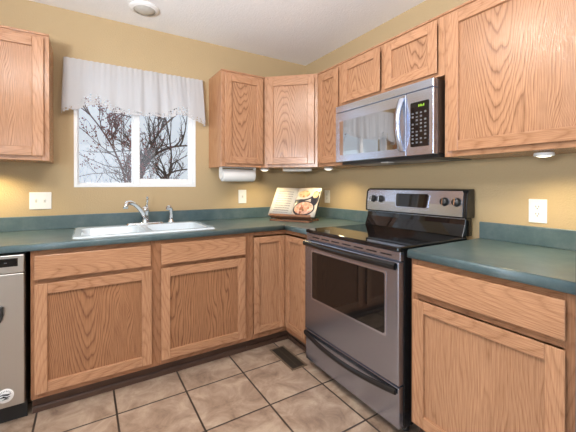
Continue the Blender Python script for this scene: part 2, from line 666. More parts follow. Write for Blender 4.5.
def door_at(parent, x0, x1, z0, z1, y, loc=None, rz=0.0, sw=SW, panel_g=2, pm_=None):
    """frame-and-panel door in the cabinet's own frame, front towards -y"""
    o = MB()
    t = 0.022
    m_, u_ = y - 0.014, 0.014
    o.box((x0, y - t, z0), (x0 + sw, m_, z1), 2).box((x1 - sw, y - t, z0), (x1, m_, z1), 2)
    o.box((x0 + sw, y - t, z0), (x1 - sw, m_, z0 + sw), 0).box((x0 + sw, y - t, z1 - sw), (x1 - sw, m_, z1), 0)
    o.box((x0 + u_, m_, z0 + u_), (x0 + sw, y, z1 - u_), 2).box((x1 - sw, m_, z0 + u_), (x1 - u_, y, z1 - u_), 2)
    o.box((x0 + sw, m_, z0 + u_), (x1 - sw, y, z0 + sw), 0).box((x0 + sw, m_, z1 - sw), (x1 - sw, y, z1 - u_), 0)
    d = o.build('door', M_OAK, parent, bevel=0.003)
    MB().box((x0 + sw - 0.004, y - 0.0075, z0 + sw - 0.004), (x1 - sw + 0.004, y - 0.003, z1 - sw + 0.004), panel_g).build('door_panel', pm_ or M_PANEL, d)
    return d


def drawer_at(parent, x0, x1, z0, z1, y, name='drawer_front'):
    return MB().box((x0, y - 0.022, z0), (x1, y - 0.014, z1), 0).box((x0 + 0.014, y - 0.014, z0 + 0.014), (x1 - 0.014, y, z1 - 0.014), 0).build(name, M_OAK, parent, bevel=0.004)


def carcass(parent, w, depth, z0, z1, top=True, left=True, right=True):
    t = 0.016
    f = depth - 0.019
    b = MB()
    b.box((0, -f, z0), (t, -0.001, z1), 2).box((w - t, -f, z0), (w, -0.001, z1), 2)
    b.box((t, -f, z0), (w - t, -0.001, z0 + t), 0)
    b.box((t, -0.008, z0 + t), (w - t, -0.001, z1 - t), 2)
    if top:
        b.box((t, -f, z1 - t), (w - t, -0.001, z1), 0)
    return b.build('cabinet_box', M_CARC, parent)


def face_frame(parent, w, depth, z0, z1, stiles, rails):
    """stiles: (x0, x1) full height; rails: (x0, x1, z0, z1)"""
    b = MB()
    f, k = depth - 0.019, depth
    for x0, x1 in stiles:
        b.box((x0, -k, z0), (x1, -f, z1), 2)
    for x0, x1, a, c in rails:
        b.box((x0, -k, a), (x1, -f, c), 0)
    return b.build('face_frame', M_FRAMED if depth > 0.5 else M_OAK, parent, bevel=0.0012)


UB, UT, UD = 1.362, 2.110, 0.306       # uppers: bottom, top, depth
UDZ0, UDZ1 = 1.387, 2.088


def top_lip(parent, w, depth, z, x0=0.0):
    return MB().box((x0, -depth - 0.008, z), (w, -0.001, z + 0.012), 0).build('top_lip', M_OAK, parent, bevel=0.002)


def upper(label, loc, rz, w, doors, z0=UB, z1=UT, mids=()):
    t = thing('upper_cabinet', label, 'cabinet', loc, rz)
    carcass(t, w, UD, z0, z1)
    st = [(0, 0.038), (w - 0.038, w)] + list(mids)
    edges = sorted(st)
    rails = []
    for a, c in zip(edges, edges[1:]):
        rails += [(a[1], c[0], z0, z0 + 0.038), (a[1], c[0], z1 - 0.038, z1)]
    face_frame(t, w, UD, z0, z1, st, rails)
    for x0, x1, a, c in doors:
        door_at(t, x0, x1, a, c, -UD - 0.001)
    top_lip(t, w, UD, z1)
    return t


RZ = -PI / 2
upper('oak wall cabinet at the left, beside the window valance', (-2.71, 0, 0), 0, 0.61, [(0.025, 0.585, UDZ0, UDZ1)])
upper('narrow oak wall cabinet just right of the window, above the paper towels', (-1.015, 0, 0), 0, 0.381, [(0.024, 0.357, UDZ0, UDZ1)])
upper('slim oak wall cabinet between the corner cabinet and the microwave', (0, -0.616, 0), RZ, 0.290, [(0.024, 0.268, UDZ0, UDZ1)])
upper('short two-door oak wall cabinet directly above the microwave', (0, -0.907, 0), RZ, 0.808,
      [(0.017, 0.381, 1.812, 2.094), (0.417, 0.776, 1.812, 2.094)], z0=1.795, mids=[(0.375, 0.423)])
upper('big single-door oak wall cabinet at the right of the microwave', (0, -1.7165, 0), RZ, 0.64, [(0.028, 0.615, UDZ0, UDZ1)])

# diagonal corner wall cabinet
t = thing('corner_wall_cabinet', 'diagonal oak wall cabinet across the room corner above the cookbook', 'cabinet', (0, 0, 0))
A, B_ = Vector((-0.633, -UD, 0)), Vector((-UD, -0.615, 0))
MB().prism([(-0.001, -0.001), (-0.633, -0.001), (-0.633, -UD + 0.014), (-UD + 0.014, -0.615), (-0.001, -0.615)], 2, UB, UT).build('cabinet_box', M_CARC, t)
MB().prism([(-0.001, -0.001), (-0.633, -0.001), (-0.633, -UD - 0.008), (-UD - 0.008, -0.615), (-0.001, -0.615)], 2, UT, UT + 0.012, 0).build('top_lip', M_OAK, t, bevel=0.002)
dv = (B_ - A)
dl = dv.length
ang = math.atan2(dv.y, dv.x)
ff = MB()
for x0, x1 in ((0.002, 0.036), (dl - 0.036, dl - 0.002)):
    ff.box((x0, -0.012, UB), (x1, 0.006, UT), 2)
ff.box((0.036, -0.012, UB), (dl - 0.036, 0.006, UB + 0.038), 0).box((0.036, -0.012, UT - 0.038), (dl - 0.036, 0.006, UT), 0)
o = ff.build('face_frame', M_OAK, t, bevel=0.0012)
o.location = A
o.rotation_euler = (0, 0, ang)
d = door_at(t, 0.026, dl - 0.026, UDZ0, UDZ1, -0.013)
d.location = A
d.rotation_euler = (0, 0, ang)

# base cabinets
BT, BD = 0.875, 0.610


def toe(parent, w, y=0.545, h=0.10):
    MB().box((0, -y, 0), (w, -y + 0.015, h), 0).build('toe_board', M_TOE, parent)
    MB().prism([(-y - 0.012, 0), (-y, 0), (-y, 0.032), (-y - 0.005, 0.032), (-y - 0.010, 0.022)], 0, 0, w, 0).build('shoe_moulding', M_TOE, parent)


t = thing('sink_base_cabinet', 'wide two-door oak base cabinet under the sink', 'cabinet', (-2.157, 0, 0))
wS = 1.243
carcass(t, wS, BD, 0.10, BT, top=False)
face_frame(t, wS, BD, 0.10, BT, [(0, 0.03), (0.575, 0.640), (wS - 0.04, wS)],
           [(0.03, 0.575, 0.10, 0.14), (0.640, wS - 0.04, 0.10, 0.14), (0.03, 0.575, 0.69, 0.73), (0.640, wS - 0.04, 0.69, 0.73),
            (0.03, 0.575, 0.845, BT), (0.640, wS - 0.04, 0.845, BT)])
toe(t, wS)
drawer_at(t, 0.017, 0.578, 0.725, 0.850, -BD - 0.001)
drawer_at(t, 0.635, 1.201, 0.725, 0.852, -BD - 0.001)
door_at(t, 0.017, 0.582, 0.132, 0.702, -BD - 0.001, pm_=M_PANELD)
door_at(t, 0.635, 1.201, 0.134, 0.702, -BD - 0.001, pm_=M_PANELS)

t = thing('corner_base_cabinet', 'oak corner base cabinet with two doors meeting in the inside corner', 'cabinet', (0, 0, 0))
b = MB()
b.box((-0.913, -0.591, 0.10), (-0.897, -0.001, BT)).box((-0.897, -0.591, 0.10), (-0.001, -0.001, 0.116))
b.box((-0.591, -0.905, 0.10), (-0.001, -0.591, 0.116)).box((-0.591, -0.92, 0.10), (-0.001, -0.905, BT))
b.box((-0.897, -0.008, 0.116), (-0.001, -0.001, BT)).box((-0.008, -0.905, 0.116), (-0.001, -0.008, BT))
b.build('cabinet_box', M_CARC, t)
b = MB()
b.box((-0.913, -BD, 0.10), (-0.885, -0.591, BT)).box((-0.885, -BD, 0.10), (-0.591, -0.591, 0.14), 0).box((-0.885, -BD, 0.845), (-0.591, -0.591, BT), 0)
b.box((-BD, -0.92, 0.10), (-0.591, -0.888, BT)).box((-BD, -0.888, 0.10), (-0.591, -BD, 0.14), 1).box((-BD, -0.888, 0.845), (-0.591, -BD, BT), 1)
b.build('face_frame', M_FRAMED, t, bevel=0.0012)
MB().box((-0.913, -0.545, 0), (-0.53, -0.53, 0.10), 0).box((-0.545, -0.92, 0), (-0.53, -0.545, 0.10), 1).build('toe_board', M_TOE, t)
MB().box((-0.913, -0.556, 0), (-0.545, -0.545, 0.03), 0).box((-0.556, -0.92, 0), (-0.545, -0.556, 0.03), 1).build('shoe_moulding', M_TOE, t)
door_at(t, -0.891, -0.634, 0.145, 0.838, -BD - 0.001, sw=0.045, pm_=M_PANELP)
d = door_at(t, 0.634, 0.894, 0.145, 0.838, -BD - 0.001, sw=0.045, pm_=M_PANELP)
d.rotation_euler = (0, 0, RZ)

t = thing('drawer_base_cabinet', 'oak base cabinet with a drawer over one door, right of the range', 'cabinet', (0, -1.744, 0), RZ)
wR = 0.611
carcass(t, wR, BD, 0.10, BT, top=True)
face_frame(t, wR, BD, 0.10, BT, [(0, 0.038), (wR - 0.038, wR)],
           [(0.038, wR - 0.038, 0.10, 0.14), (0.038, wR - 0.038, 0.69, 0.73), (0.038, wR - 0.038, 0.845, BT)])
toe(t, wR)
drawer_at(t, 0.022, 0.585, 0.722, 0.851, -BD - 0.001)
door_at(t, 0.022, 0.585, 0.118, 0.692, -BD - 0.001, pm_=M_PANELP)

# slim grey panel at the end of the counter
tag(MB().box((-0.66, -2.378, 0), (-0.001, -2.362, 1.06)).build('end_panel', M_GREYP, bevel=0.002),
    'slim grey end panel closing off the right end of the teal counter', 'panel')

# ---------------------------------------------------------------- countertops
CZ0, CZ1, CF = 0.877, 0.914, 0.640
SX0, SX1, SY0, SY1 = -1.980, -1.150, -0.580, -0.065      # sink rim


def edge_prof(f):      # postformed front edge, (depth, z)
    r = 0.012
    p = [(-f + 0.02, CZ0), (-f + 0.004, CZ0), (-f, CZ0 + 0.004)]
    for k in range(6):
        a = PI - k * PI / 10
        p.append((-f + r + r * math.cos(a), CZ1 - r + r * math.sin(a)))
    p.append((-f + 0.02, CZ1))
    return p


b = MB()
hx0, hx1, hy0, hy1 = SX0 + 0.02, SX1 - 0.02, SY0 + 0.02, SY1 - 0.02
i = CF - 0.02
b.box((-2.80, -i, CZ0), (hx0, -0.001, CZ1)).box((hx1, -i, CZ0), (-0.001, -0.001, CZ1))
b.box((hx0, -i, CZ0), (hx1, hy0, CZ1)).box((hx0, hy1, CZ0), (hx1, -0.001, CZ1))
b.box((-i, -0.935, CZ0), (-0.001, -i, CZ1))
b.prism(edge_prof(CF), 0, -2.80, -i, 0, smooth=True)
b.prism(edge_prof(CF), 1, -0.935, -i, 0, smooth=True)
ct = tag(b.build('countertop', M_LAM), 'long L-shaped teal laminate countertop holding the sink and cookbook', 'countertop')
MB().box((-2.80, -0.019, CZ1), (-0.001, -0.001, 1.008)).box((-0.019, -0.935, CZ1), (-0.001, -0.019, 1.008)).build('backsplash', M_LAM, ct, bevel=0.004)
b = MB()
b.box((-i, -2.3605, CZ0), (-0.001, -1.742, CZ1))
b.prism(edge_prof(CF), 1, -2.3605, -1.742, 0, smooth=True)
ct = tag(b.build('countertop', M_LAM), 'short teal laminate countertop right of the range', 'countertop')
MB().box((-0.019, -2.3605, CZ1), (-0.001, -1.742, 1.008)).build('backsplash', M_LAM, ct, bevel=0.004)

# ---------------------------------------------------------------- sink, faucet, sprayer


def rrect(x0, y0, x1, y1, r, n=5):
    p = []
    for cx, cy, a0 in ((x1 - r, y1 - r, 0), (x0 + r, y1 - r, 90), (x0 + r, y0 + r, 180), (x1 - r, y0 + r, 270)):
        for k in range(n + 1):
            a = math.radians(a0 + 90 * k / n)
            p.append((cx + r * math.cos(a), cy + r * math.sin(a)))
    return p


def make_sink():
    b = MB()
    bm = b.bm
    zt = CZ1 + 0.010
    outer0 = [bm.verts.new((x, y, CZ1 + 0.0006)) for x, y in rrect(SX0, SY0, SX1, SY1, 0.03)]
    outer1 = [bm.verts.new((x, y, zt)) for x, y in rrect(SX0 + 0.010, SY0 + 0.010, SX1 - 0.010, SY1 - 0.010, 0.025)]
    n = len(outer0)
    for k in range(n):
        f = bm.faces.new((outer0[k], outer0[(k + 1) % n], outer1[(k + 1) % n], outer1[k]))
        f.smooth = True
    xm = (SX0 + SX1) / 2
    bowls = []
    for x0, x1 in ((SX0 + 0.04, xm - 0.016), (xm + 0.016, SX1 - 0.04)):
        rings = []
        for ins, z, r in ((0, zt, 0.05), (0.008, zt - 0.008, 0.05), (0.018, zt - 0.12, 0.05), (0.05, zt - 0.165, 0.06)):
            rings.append([bm.verts.new((x, y, z)) for x, y in rrect(x0 + ins, SY0 + 0.04 + ins, x1 - ins, SY1 - 0.095 - ins, r)])
        for a, c in zip(rings, rings[1:]):
            for k in range(n):
                f = bm.faces.new((a[k], a[(k + 1) % n], c[(k + 1) % n], c[k]))
                f.smooth = True
        bm.faces.new(rings[-1])
        bowls.append(rings[0])
    edges = []
    for ring in [outer1] + bowls:
        for k in range(n):
            e = bm.edges.get((ring[k], ring[(k + 1) % n])) or bm.edges.new((ring[k], ring[(k + 1) % n]))
            edges.append(e)
    bmesh.ops.triangle_fill(bm, use_beauty=True, use_dissolve=False, edges=edges)
    return b


sk = thing('sink', 'white double-bowl drop-in kitchen sink below the window', 'sink', (0, 0, 0))
make_sink().build('basin', M_PORC, sk)
for xm in ((SX0 + 0.04 + (SX0 + SX1) / 2) / 2, ((SX0 + SX1) / 2 + SX1 - 0.04) / 2):
    MB().lathe([(0, 0.003), (0.03, 0.003), (0.042, 0.001), (0.042, 0.0005)], (xm, -0.34, CZ1 + 0.010 - 0.165)).build('drain', M_CHROME, sk)

ZS = CZ1 + 0.0105
fx, fy = -1.535, -0.112
t = thing('faucet', 'chrome single-lever kitchen faucet at the back of the sink', 'faucet', (fx, fy, ZS))
MB().lathe([(0, 0.012), (0.118, 0.012), (0.128, 0.006), (0.13, 0)], seg=32, sy=0.24).build('deck_plate', M_CHROME, t)
MB().lathe([(0.027, 0.012), (0.026, 0.03), (0.023, 0.06), (0.024, 0.085), (0.027, 0.092), (0.027, 0.118), (0.022, 0.128), (0, 0.132)], seg=20).build('body', M_CHROME, t)
sp = [(-0.004, -0.01, 0.045), (-0.02, -0.035, 0.085), (-0.045, -0.075, 0.122), (-0.072, -0.118, 0.148), (-0.095, -0.150, 0.158), (-0.112, -0.172, 0.156), (-0.120, -0.184, 0.142), (-0.121, -0.187, 0.122)]
sp = [(x * 1.25, y, z * 1.10 - 0.004) for x, y, z in sp]
MB().tube(sp, [0.019, 0.017, 0.0155, 0.015, 0.015, 0.015, 0.016, 0.016], 14).build('spout', M_CHROME, t)
MB().tube([(0.004, 0, 0.120), (0.010, 0.004, 0.150), (0.012, -0.004, 0.178), (0.010, -0.02, 0.198)], [0.017, 0.014, 0.013, 0.011], 12, flat=0.7).build('lever', M_CHROME, t)
t = thing('sink_sprayer', 'chrome pull-out side sprayer right of the faucet', 'sprayer', (-1.352, -0.112, ZS))
MB().lathe([(0, 0), (0.027, 0), (0.026, 0.008), (0.016, 0.022), (0.014, 0.03), (0, 0.03)], seg=18).build('base', M_CHROME, t)
MB().tube([(0, 0, 0.03), (0.002, 0.002, 0.07), (0, 0, 0.102), (-0.012, -0.012, 0.118), (-0.032, -0.030, 0.116)], [0.012, 0.014, 0.017, 0.019, 0.016], 12).build('spray_head', M_CHROME, t)

# ---------------------------------------------------------------- dishwasher
t = thing('dishwasher', 'stainless steel dishwasher at the far left under the counter', 'dishwasher', (-2.774, 0, 0))
wD = 0.597
MB().box((0.005, -0.60, 0.10), (wD, -0.05, 0.868)).build('tub_body', M_BLACKP, t)
MB().box((0.0, -0.648, 0.118), (wD, -0.601, 0.775), 2).build('door', M_STEELDW, t, bevel=0.004)
cp = MB().box((0.0, -0.650, 0.778), (wD, -0.601, 0.868), 2).build('control_panel', M_STEELDW, t, bevel=0.004)
MB().box((0.10, -0.6515, 0.812), (0.572, -0.6501, 0.852)).build('button_strip', M_BLACKG, cp)
for k in range(6):
    b = MB()
    x = 0.13 + k * 0.078
    b.box((x, -0.6521, 0.829), (x + 0.010, -0.6516, 0.834))
    b.build('button_mark', M_MARK, cp)
MB().box((0.0, -0.56, 0.0), (wD, -0.545, 0.10)).build('toe_panel', M_BLACKP, t)

# magnet on the dishwasher door: white oval with black brush-stroke bird
t = thing('magnet', 'round white magnet with black strokes low on the dishwasher door', 'magnet', (-2.252, -0.6485, 0.178))
MB().lathe([(0, -0.003), (0.032, -0.003), (0.034, -0.001), (0.034, 0)], axis='Y', seg=28).build('disc', M_WHITE, t)
b = MB()
for pts, r in (([(-0.024, -0.0045, 0.006), (-0.008, -0.0045, 0.010), (0.010, -0.0045, 0.005), (0.024, -0.0045, 0.008)], [0.001, 0.003, 0.004, 0.001]),
               ([(-0.022, -0.0045, -0.006), (-0.006, -0.0045, -0.002), (0.006, -0.0045, -0.008), (0.020, -0.0045, -0.004)], [0.001, 0.004, 0.003, 0.001]),
               ([(-0.010, -0.0045, -0.016), (0.002, -0.0045, -0.013), (0.014, -0.0045, -0.015)], [0.001, 0.0025, 0.001])):
    b.tube(pts, r, 8)
for k in range(9):
    a = math.radians(35 + k * 14)
    c, s_ = math.cos(a), math.sin(a)
    b.tube([(0.022 * c, -0.0042, 0.022 * s_), (0.028 * c, -0.0042, 0.028 * s_)], 0.0011, 5)
b.build('emblem', M_INK, t)
t = thing('towel_clip', 'small dark clip on the dishwasher front above the magnet', 'clip', (-2.270, -0.6485, 0.575))
MB().prism([(-0.012, 0.045), (0.012, 0.045), (0.014, 0.0), (0.004, -0.03), (-0.006, -0.035), (-0.012, -0.01)], 1, -0.016, 0).build('clip_body', M_BLACKP, t, bevel=0.003)

# ---------------------------------------------------------------- range (local frame: x along the wall to the right, -y to the room)
t = thing('range', 'freestanding stainless electric range with black glass cooktop', 'range', (0, -0.947, 0), RZ)
wG = 0.773
MB().box((0.004, -0.628, 0.05), (wG - 0.004, -0.03, 0.900)).build('body', M_BLACK, t, bevel=0.003)
for x in (0.05, wG - 0.05):
    for y in (-0.56, -0.10):
        MB().lathe([(0, 0), (0.02, 0), (0.02, 0.012), (0.010, 0.014), (0.010, 0.05), (0, 0.05)], (x, y, 0), seg=12).build('levelling_foot', M_BLACKP, t)
ckt = MB().prism([(x, y) for x, y in rrect(0.0, -0.668, wG, -0.085, 0.02)], 2, 0.9005, 0.922).build('cooktop', M_BLACKG, t, bevel=0.006, seg=3)
MB().box((0.004, -0.655, 0.853), (wG - 0.004, -0.629, 0.8995)).build('vent_trim', M_STEEL, t, bevel=0.004)
b = MB()
for k in range(7):
    x = 0.07 + k * 0.096
    b.box((x, -0.6558, 0.872), (x + 0.070, -0.6551, 0.879))
b.build('vent_slots', M_BLACK, t)
dr = MB().box((0.004, -0.668, 0.264), (wG - 0.004, -0.6285, 0.850)).build('oven_door', M_STEELV, t, bevel=0.005)
MB().prism(rrect(0.074, 0.474, wG - 0.076, 0.794, 0.012), 1, -0.6695, -0.6682).build('window_trim', M_STEELB, dr, bevel=0.0005)
MB().prism(rrect(0.086, 0.486, wG - 0.088, 0.784, 0.010), 1, -0.6715, -0.6697).build('oven_window', M_OVENG, dr)


def bow(z, x0, x1, y0, out, sag, h, name, parent, mat, n=18, th=0.011):
    rows = []
    prof = [(0, h / 2), (-th, h / 2 * 0.7), (-th * 1.25, 0), (-th, -h / 2 * 0.7), (0, -h / 2), (th * 0.5, 0), (0, h / 2)]
    for i_ in range(n + 1):
        s_ = i_ / n
        k = 1 - (2 * s_ - 1) ** 2
        x = x0 + (x1 - x0) * s_
        rows.append([(x, y0 - out * k + p[0], z - sag * k + p[1]) for p in prof])
    return MB().grid(rows)


h_ = bow(0.832, 0.012, wG - 0.012, -0.677, 0.018, 0.0, 0.036, 'h', dr, None, th=0.014)
for x in (0.02, wG - 0.046):
    h_.box((x, -0.680, 0.820), (x + 0.026, -0.668, 0.844))
h_.build('door_handle', M_BLACK, dr)
dw = MB().box((0.006, -0.664, 0.060), (wG - 0.006, -0.6285, 0.256)).build('storage_drawer', M_STEEL, t, bevel=0.005)
h_ = bow(0.238, 0.010, wG - 0.016, -0.670, 0.025, 0.022, 0.030, 'h', dw, None, th=0.012)
for x in (0.012, wG - 0.040):
    h_.box((x, -0.676, 0.226), (x + 0.022, -0.664, 0.250))
h_.build('drawer_handle', M_BLACK, dw)
# backguard
bg = MB().prism([(-0.03, 0.9225), (-0.125, 0.9225), (-0.098, 0.990), (-0.092, 1.024), (-0.03, 1.024)], 0, 0.012, wG - 0.012).build('backguard', M_BLACKG, t, bevel=0.003)
MB().box((0.016, -0.099, 1.020), (wG - 0.016, -0.088, 1.028)).build('backguard_trim', M_STEEL, bg)
prof = [(-0.020, 1.026), (-0.108, 1.026), (-0.104, 1.10), (-0.094, 1.170), (-0.082, 1.186), (-0.062, 1.193), (-0.020, 1.193)]
MB().prism(prof, 0, 0.0, wG, smooth=False).build('control_housing', M_BLACK, t, bevel=0.006, seg=3)


def on_face(x, z, off):     # point on the sloped steel face
    if z <= 1.10:
        y = -0.108 + (z - 1.026) / 0.074 * 0.004
    else:
        y = -0.104 + (z - 1.10) / 0.07 * 0.010
    return (x, y - off, z)


rows = []
for z in (1.034, 1.06, 1.10, 1.135, 1.168, 1.180):
    k = max(0.0, (z - 1.168) / 0.012)
    x0, x1 = 0.022 + 0.010 * k, wG - 0.022 - 0.006 * k
    rows.append([on_face(x0 + (x1 - x0) * j / 4, z, 0.0016) for j in range(5)])
pan = MB().grid(rows, smooth=False)
pnl = pan.build('control_panel', M_STEELB, t)
sm = pnl.modifiers.new('thickness', 'SOLIDIFY')
sm.thickness = 0.003
sm.offset = 1
tilt = math.atan2(0.010, 0.07)


def face_part(b, name, mat, x, z, off=0.0022, bevel=0):
    o = b.build(name, mat, pnl, bevel=bevel)
    o.location = on_face(x, z, off)
    o.rotation_euler = (-tilt, 0, 0)
    return o


pl = [(-0.136, 0.036), (-0.128, 0.050), (0.122, 0.050), (0.132, 0.038), (0.122, -0.042), (0.112, -0.050), (-0.120, -0.050), (-0.130, -0.040)]
face_part(MB().prism(pl, 1, -0.004, 0), 'display_bezel', M_STEELB, 0.412, 1.114, bevel=0.001)
dsp = face_part(MB().prism([(x * 0.93, z * 0.88) for x, z in pl], 1, -0.0058, -0.0041), 'display', M_OVENG, 0.412, 1.114)
for x in (0.082, 0.152, 0.642, 0.716):
    kz = 1.116
    kb = face_part(MB().lathe([(0, -0.026), (0.019, -0.026), (0.022, -0.022), (0.0245, -0.004), (0.028, 0), (0, 0)], axis='Y', seg=22), 'knob', M_BLACKP, x, kz)
    MB().box((-0.003, -0.031, -0.021), (0.003, -0.026, 0.021)).build('pointer', M_CHROME, kb)
for x in (0.082, 0.152, 0.642, 0.716):
    b = MB()
    p = on_face(x, 1.058, 0)
    b.box((x - 0.012, p[1] - 0.0025, 1.056), (x + 0.012, p[1] - 0.0017, 1.061))
    b.build('knob_marking', M_GREYP, pnl)

# ---------------------------------------------------------------- microwave
t = thing('microwave', 'stainless over-the-range microwave hanging above the stove', 'microwave', (0, -0.930, 0), RZ)
wM = 0.776
MZ0, MZ1, MF = 1.377, 1.772, 0.388
MB().box((0.0, -0.350, MZ0 + 0.006), (wM, -0.003, MZ1)).build('case', M_DARKBR, t, bevel=0.002)
MB().box((0.0, -MF, 1.727), (wM, -0.351, MZ1), 0).build('vent_band', M_STEELB, t, bevel=0.004)
dr = MB().box((0.0, -MF, MZ0), (0.605, -0.351, 1.724), 0).build('door', M_STEELB, t, bevel=0.004)
MB().prism(rrect(0.046, MZ0 + 0.046, 0.545, 1.662, 0.008), 1, -MF - 0.0018, -MF - 0.0002).build('door_window', M_TINT, dr)
rows = []
for i_ in range(15):
    s_ = i_ / 14
    k = 1 - (2 * s_ - 1) ** 2
    z = MZ0 + 0.030 + (1.704 - MZ0 - 0.030) * s_
    y = -MF - 0.006 - 0.040 * k
    rows.append([(0.580 + dx, y + dy, z) for dx, dy in ((-0.018, 0.006), (-0.016, -0.006), (0, -0.011), (0.016, -0.006), (0.018, 0.006), (0, 0.009), (-0.018, 0.006))])
MB().grid(rows).build('handle', M_STEELB, dr)
cpn = MB().box((0.607, -MF, MZ0), (wM, -0.351, 1.724), 0).build('control_panel', M_STEELB, t, bevel=0.004)
kp = MB().prism(rrect(0.636, MZ0 + 0.046, 0.750, 1.665, 0.006), 1, -MF - 0.0018, -MF - 0.0002).build('keypad', M_BLACKG, cpn)
b = MB()
for r in range(9):
    for c in range(4):
        x = 0.645 + c * 0.026
        z = MZ0 + 0.064 + r * 0.020
        if (r * 4 + c) % 7 == 3:
            continue
        b.box((x, -MF - 0.0024, z), (x + 0.012, -MF - 0.0019, z + 0.007 + 0.003 * ((r + c) % 2)))
b.build('button_marks', M_MARK, kp)
b = MB()
for k, (x, hh) in enumerate(((0.688, 0.013), (0.700, 0.013), (0.707, 0.009), (0.717, 0.013))):
    b.box((x, -MF - 0.0025, 1.637), (x + 0.005, -MF - 0.0019, 1.637 + hh))
b.box((0.690, -MF - 0.0025, 1.643), (0.702, -MF - 0.0019, 1.646))
b.build('clock_display', M_GREEN, kp)
MB().box((0.02, -0.340, MZ0 - 0.016), (wM - 0.006, -0.02, MZ0 + 0.0055)).build('underside_tray', M_BLACKP, t)
for x0 in (0.07, 0.44):
    MB().box((x0, -0.30, MZ0 - 0.021), (x0 + 0.27, -0.12, MZ0 - 0.0165)).build('grease_filter', M_GREY, t, bevel=0.002)
MB().box((0.36, -0.32, MZ0 - 0.022), (0.42, -0.26, MZ0 - 0.0165)).build('cooktop_lamp_cover', M_WHITE, t, bevel=0.002)

# ---------------------------------------------------------------- wall plates


def plate(name, label, cat, loc, rz, w, h, kind):
    t = thing(name, label, cat, loc, rz)
    MB().box((-w / 2, -0.006, -h / 2), (w / 2, -0.0005, h / 2)).build('cover_plate', M_WHITE if kind != 'ivory' else M_IVORY, t, bevel=0.003)
    if kind == 'outlet' or kind == 'ivory':
        rc = MB().prism(rrect(-0.017, -0.034, 0.017, 0.034, 0.004), 1, -0.0085, -0.0061).build('receptacle', M_WHITE if kind != 'ivory' else M_IVORY, t)
        b = MB()
        for z in (-0.018, 0.018):
            for x in (-0.007, 0.005):
                b.box((x, -0.0091, z), (x + 0.0025, -0.0086, z + 0.009))
            b.lathe([(0, -0.0091), (0.0028, -0.0091), (0.0028, -0.0086)], (0, 0, z - 0.006), 'Y', 8)
        b.build('slots', M_SLOT, rc)
    else:
        xs = (-0.023, 0.023) if kind == 'double' else (0.0,)
        for x in xs:
            MB().box((x - 0.0055, -0.0075, -0.012), (x + 0.0055, -0.0061, 0.012)).build('toggle_frame', M_IVORY, t)
            MB().prism([(-0.0076, -0.006), (-0.018, 0.004), (-0.018, 0.009), (-0.0076, 0.006)], 0, x - 0.004, x + 0.004).build('toggle', M_WHITE, t)
    for x in (-0.023, 0.023) if kind == 'double' else (0.0,):
        for z in (-0.043, 0.043):
            MB().lathe([(0, -0.0072), (0.0028, -0.0068), (0.003, -0.0061)], (x, 0, z), 'Y', 8).build('screw', M_WHITE, t)
    return t


plate('light_switch', 'white double light switch plate on the wall left of the sink', 'switch', (-2.172, 0, 1.110), 0, 0.120, 0.115, 'double')
plate('light_switch', 'white single light switch plate on the wall below the paper towels', 'switch', (-0.703, 0, 1.111), 0, 0.078, 0.122, 'single')
plate('wall_outlet', 'ivory outlet on the wall behind the cookbook near the corner', 'outlet', (0, -0.357, 1.108), RZ, 0.075, 0.118, 'ivory')
plate('wall_outlet', 'white double outlet above the short counter right of the range', 'outlet', (0, -2.018, 1.086), RZ, 0.078, 0.118, 'outlet')

# ---------------------------------------------------------------- under-cabinet puck lights
puck = thing('puck_light', 'lit white puck light under the cabinet left of the corner, by the paper towels', 'light', (-0.590, -0.225, UB), 0, 'under-cabinet puck lights')
MB().lathe([(0, -0.004), (0.036, -0.006), (0.038, -0.016), (0.036, -0.020), (0.029, -0.021)], seg=24).build('housing', M_WHITE, puck)
MB().lathe([(0.029, -0.0185), (0.024, -0.0225), (0.012, -0.025), (0, -0.0255)], seg=24).build('lens', M_PUCK, puck)


def puck_light(loc):
    l = bpy.data.lights.new('puck_glow', 'SPOT')
    l.energy = 11
    l.color = (1.0, 0.80, 0.42)
    l.spot_size = math.radians(150)
    l.spot_blend = 0.8
    l.shadow_soft_size = 0.025
    o = bpy.data.objects.new('puck_glow', l)
    COL.objects.link(o)
    o.location = (loc[0], loc[1], loc[2] - 0.032)


puck_light((-0.590, -0.225, UB))
for loc, lab in (((-0.226, -0.650, UB), 'lit white puck light under the slim cabinet beside the microwave'),
                 ((-0.215, -2.120, UB), 'lit white puck light under the big cabinet right of the microwave')):
    c = copy_tree(puck)
    c.location = loc
    c['label'] = lab
    puck_light(loc)
puck_light((-2.40, -0.16, UB))

# slim bar under the diagonal cabinet
t = thing('light_bar', 'slim beige under-cabinet light bar in the corner above the cookbook', 'light', (-0.30, -0.30, UB), ang)
MB().box((-0.13, -0.02, -0.022), (0.13, 0.02, -0.001)).build('housing', M_IVORY, t, bevel=0.004)
MB().box((-0.11, -0.014, -0.024), (0.11, 0.014, -0.0222)).build('diffuser', M_LENS, t)

# ---------------------------------------------------------------- paper towel holder
t = thing('paper_towel_holder', 'white paper towel roll in a holder under the cabinet by the window', 'paper towels', (-0.985, -0.20, UB))
br = MB()
br.prism([(-0.030, -0.001), (0.030, -0.001), (0.034, -0.055)] + [(0.034 * math.cos(a), -0.062 + 0.036 * math.sin(a)) for a in [-(k + 1) * PI / 8 for k in range(7)]] + [(-0.034, -0.055)], 0, 0.0, 0.010)
br.prism([(-0.022, -0.001), (0.022, -0.001), (0.020, -0.075), (-0.020, -0.075)], 0, 0.302, 0.310)
br.box((0.0, -0.025, -0.006), (0.31, 0.025, -0.001))
br.build('bracket', M_WHITE, t, bevel=0.002)
MB().lathe([(0.018, 0.014), (0.049, 0.014), (0.051, 0.018), (0.051, 0.292), (0.049, 0.297), (0.018, 0.297), (0.018, 0.014)], (0, 0, -0.066), 'X', 28).build('paper_roll', M_PAPER, t)
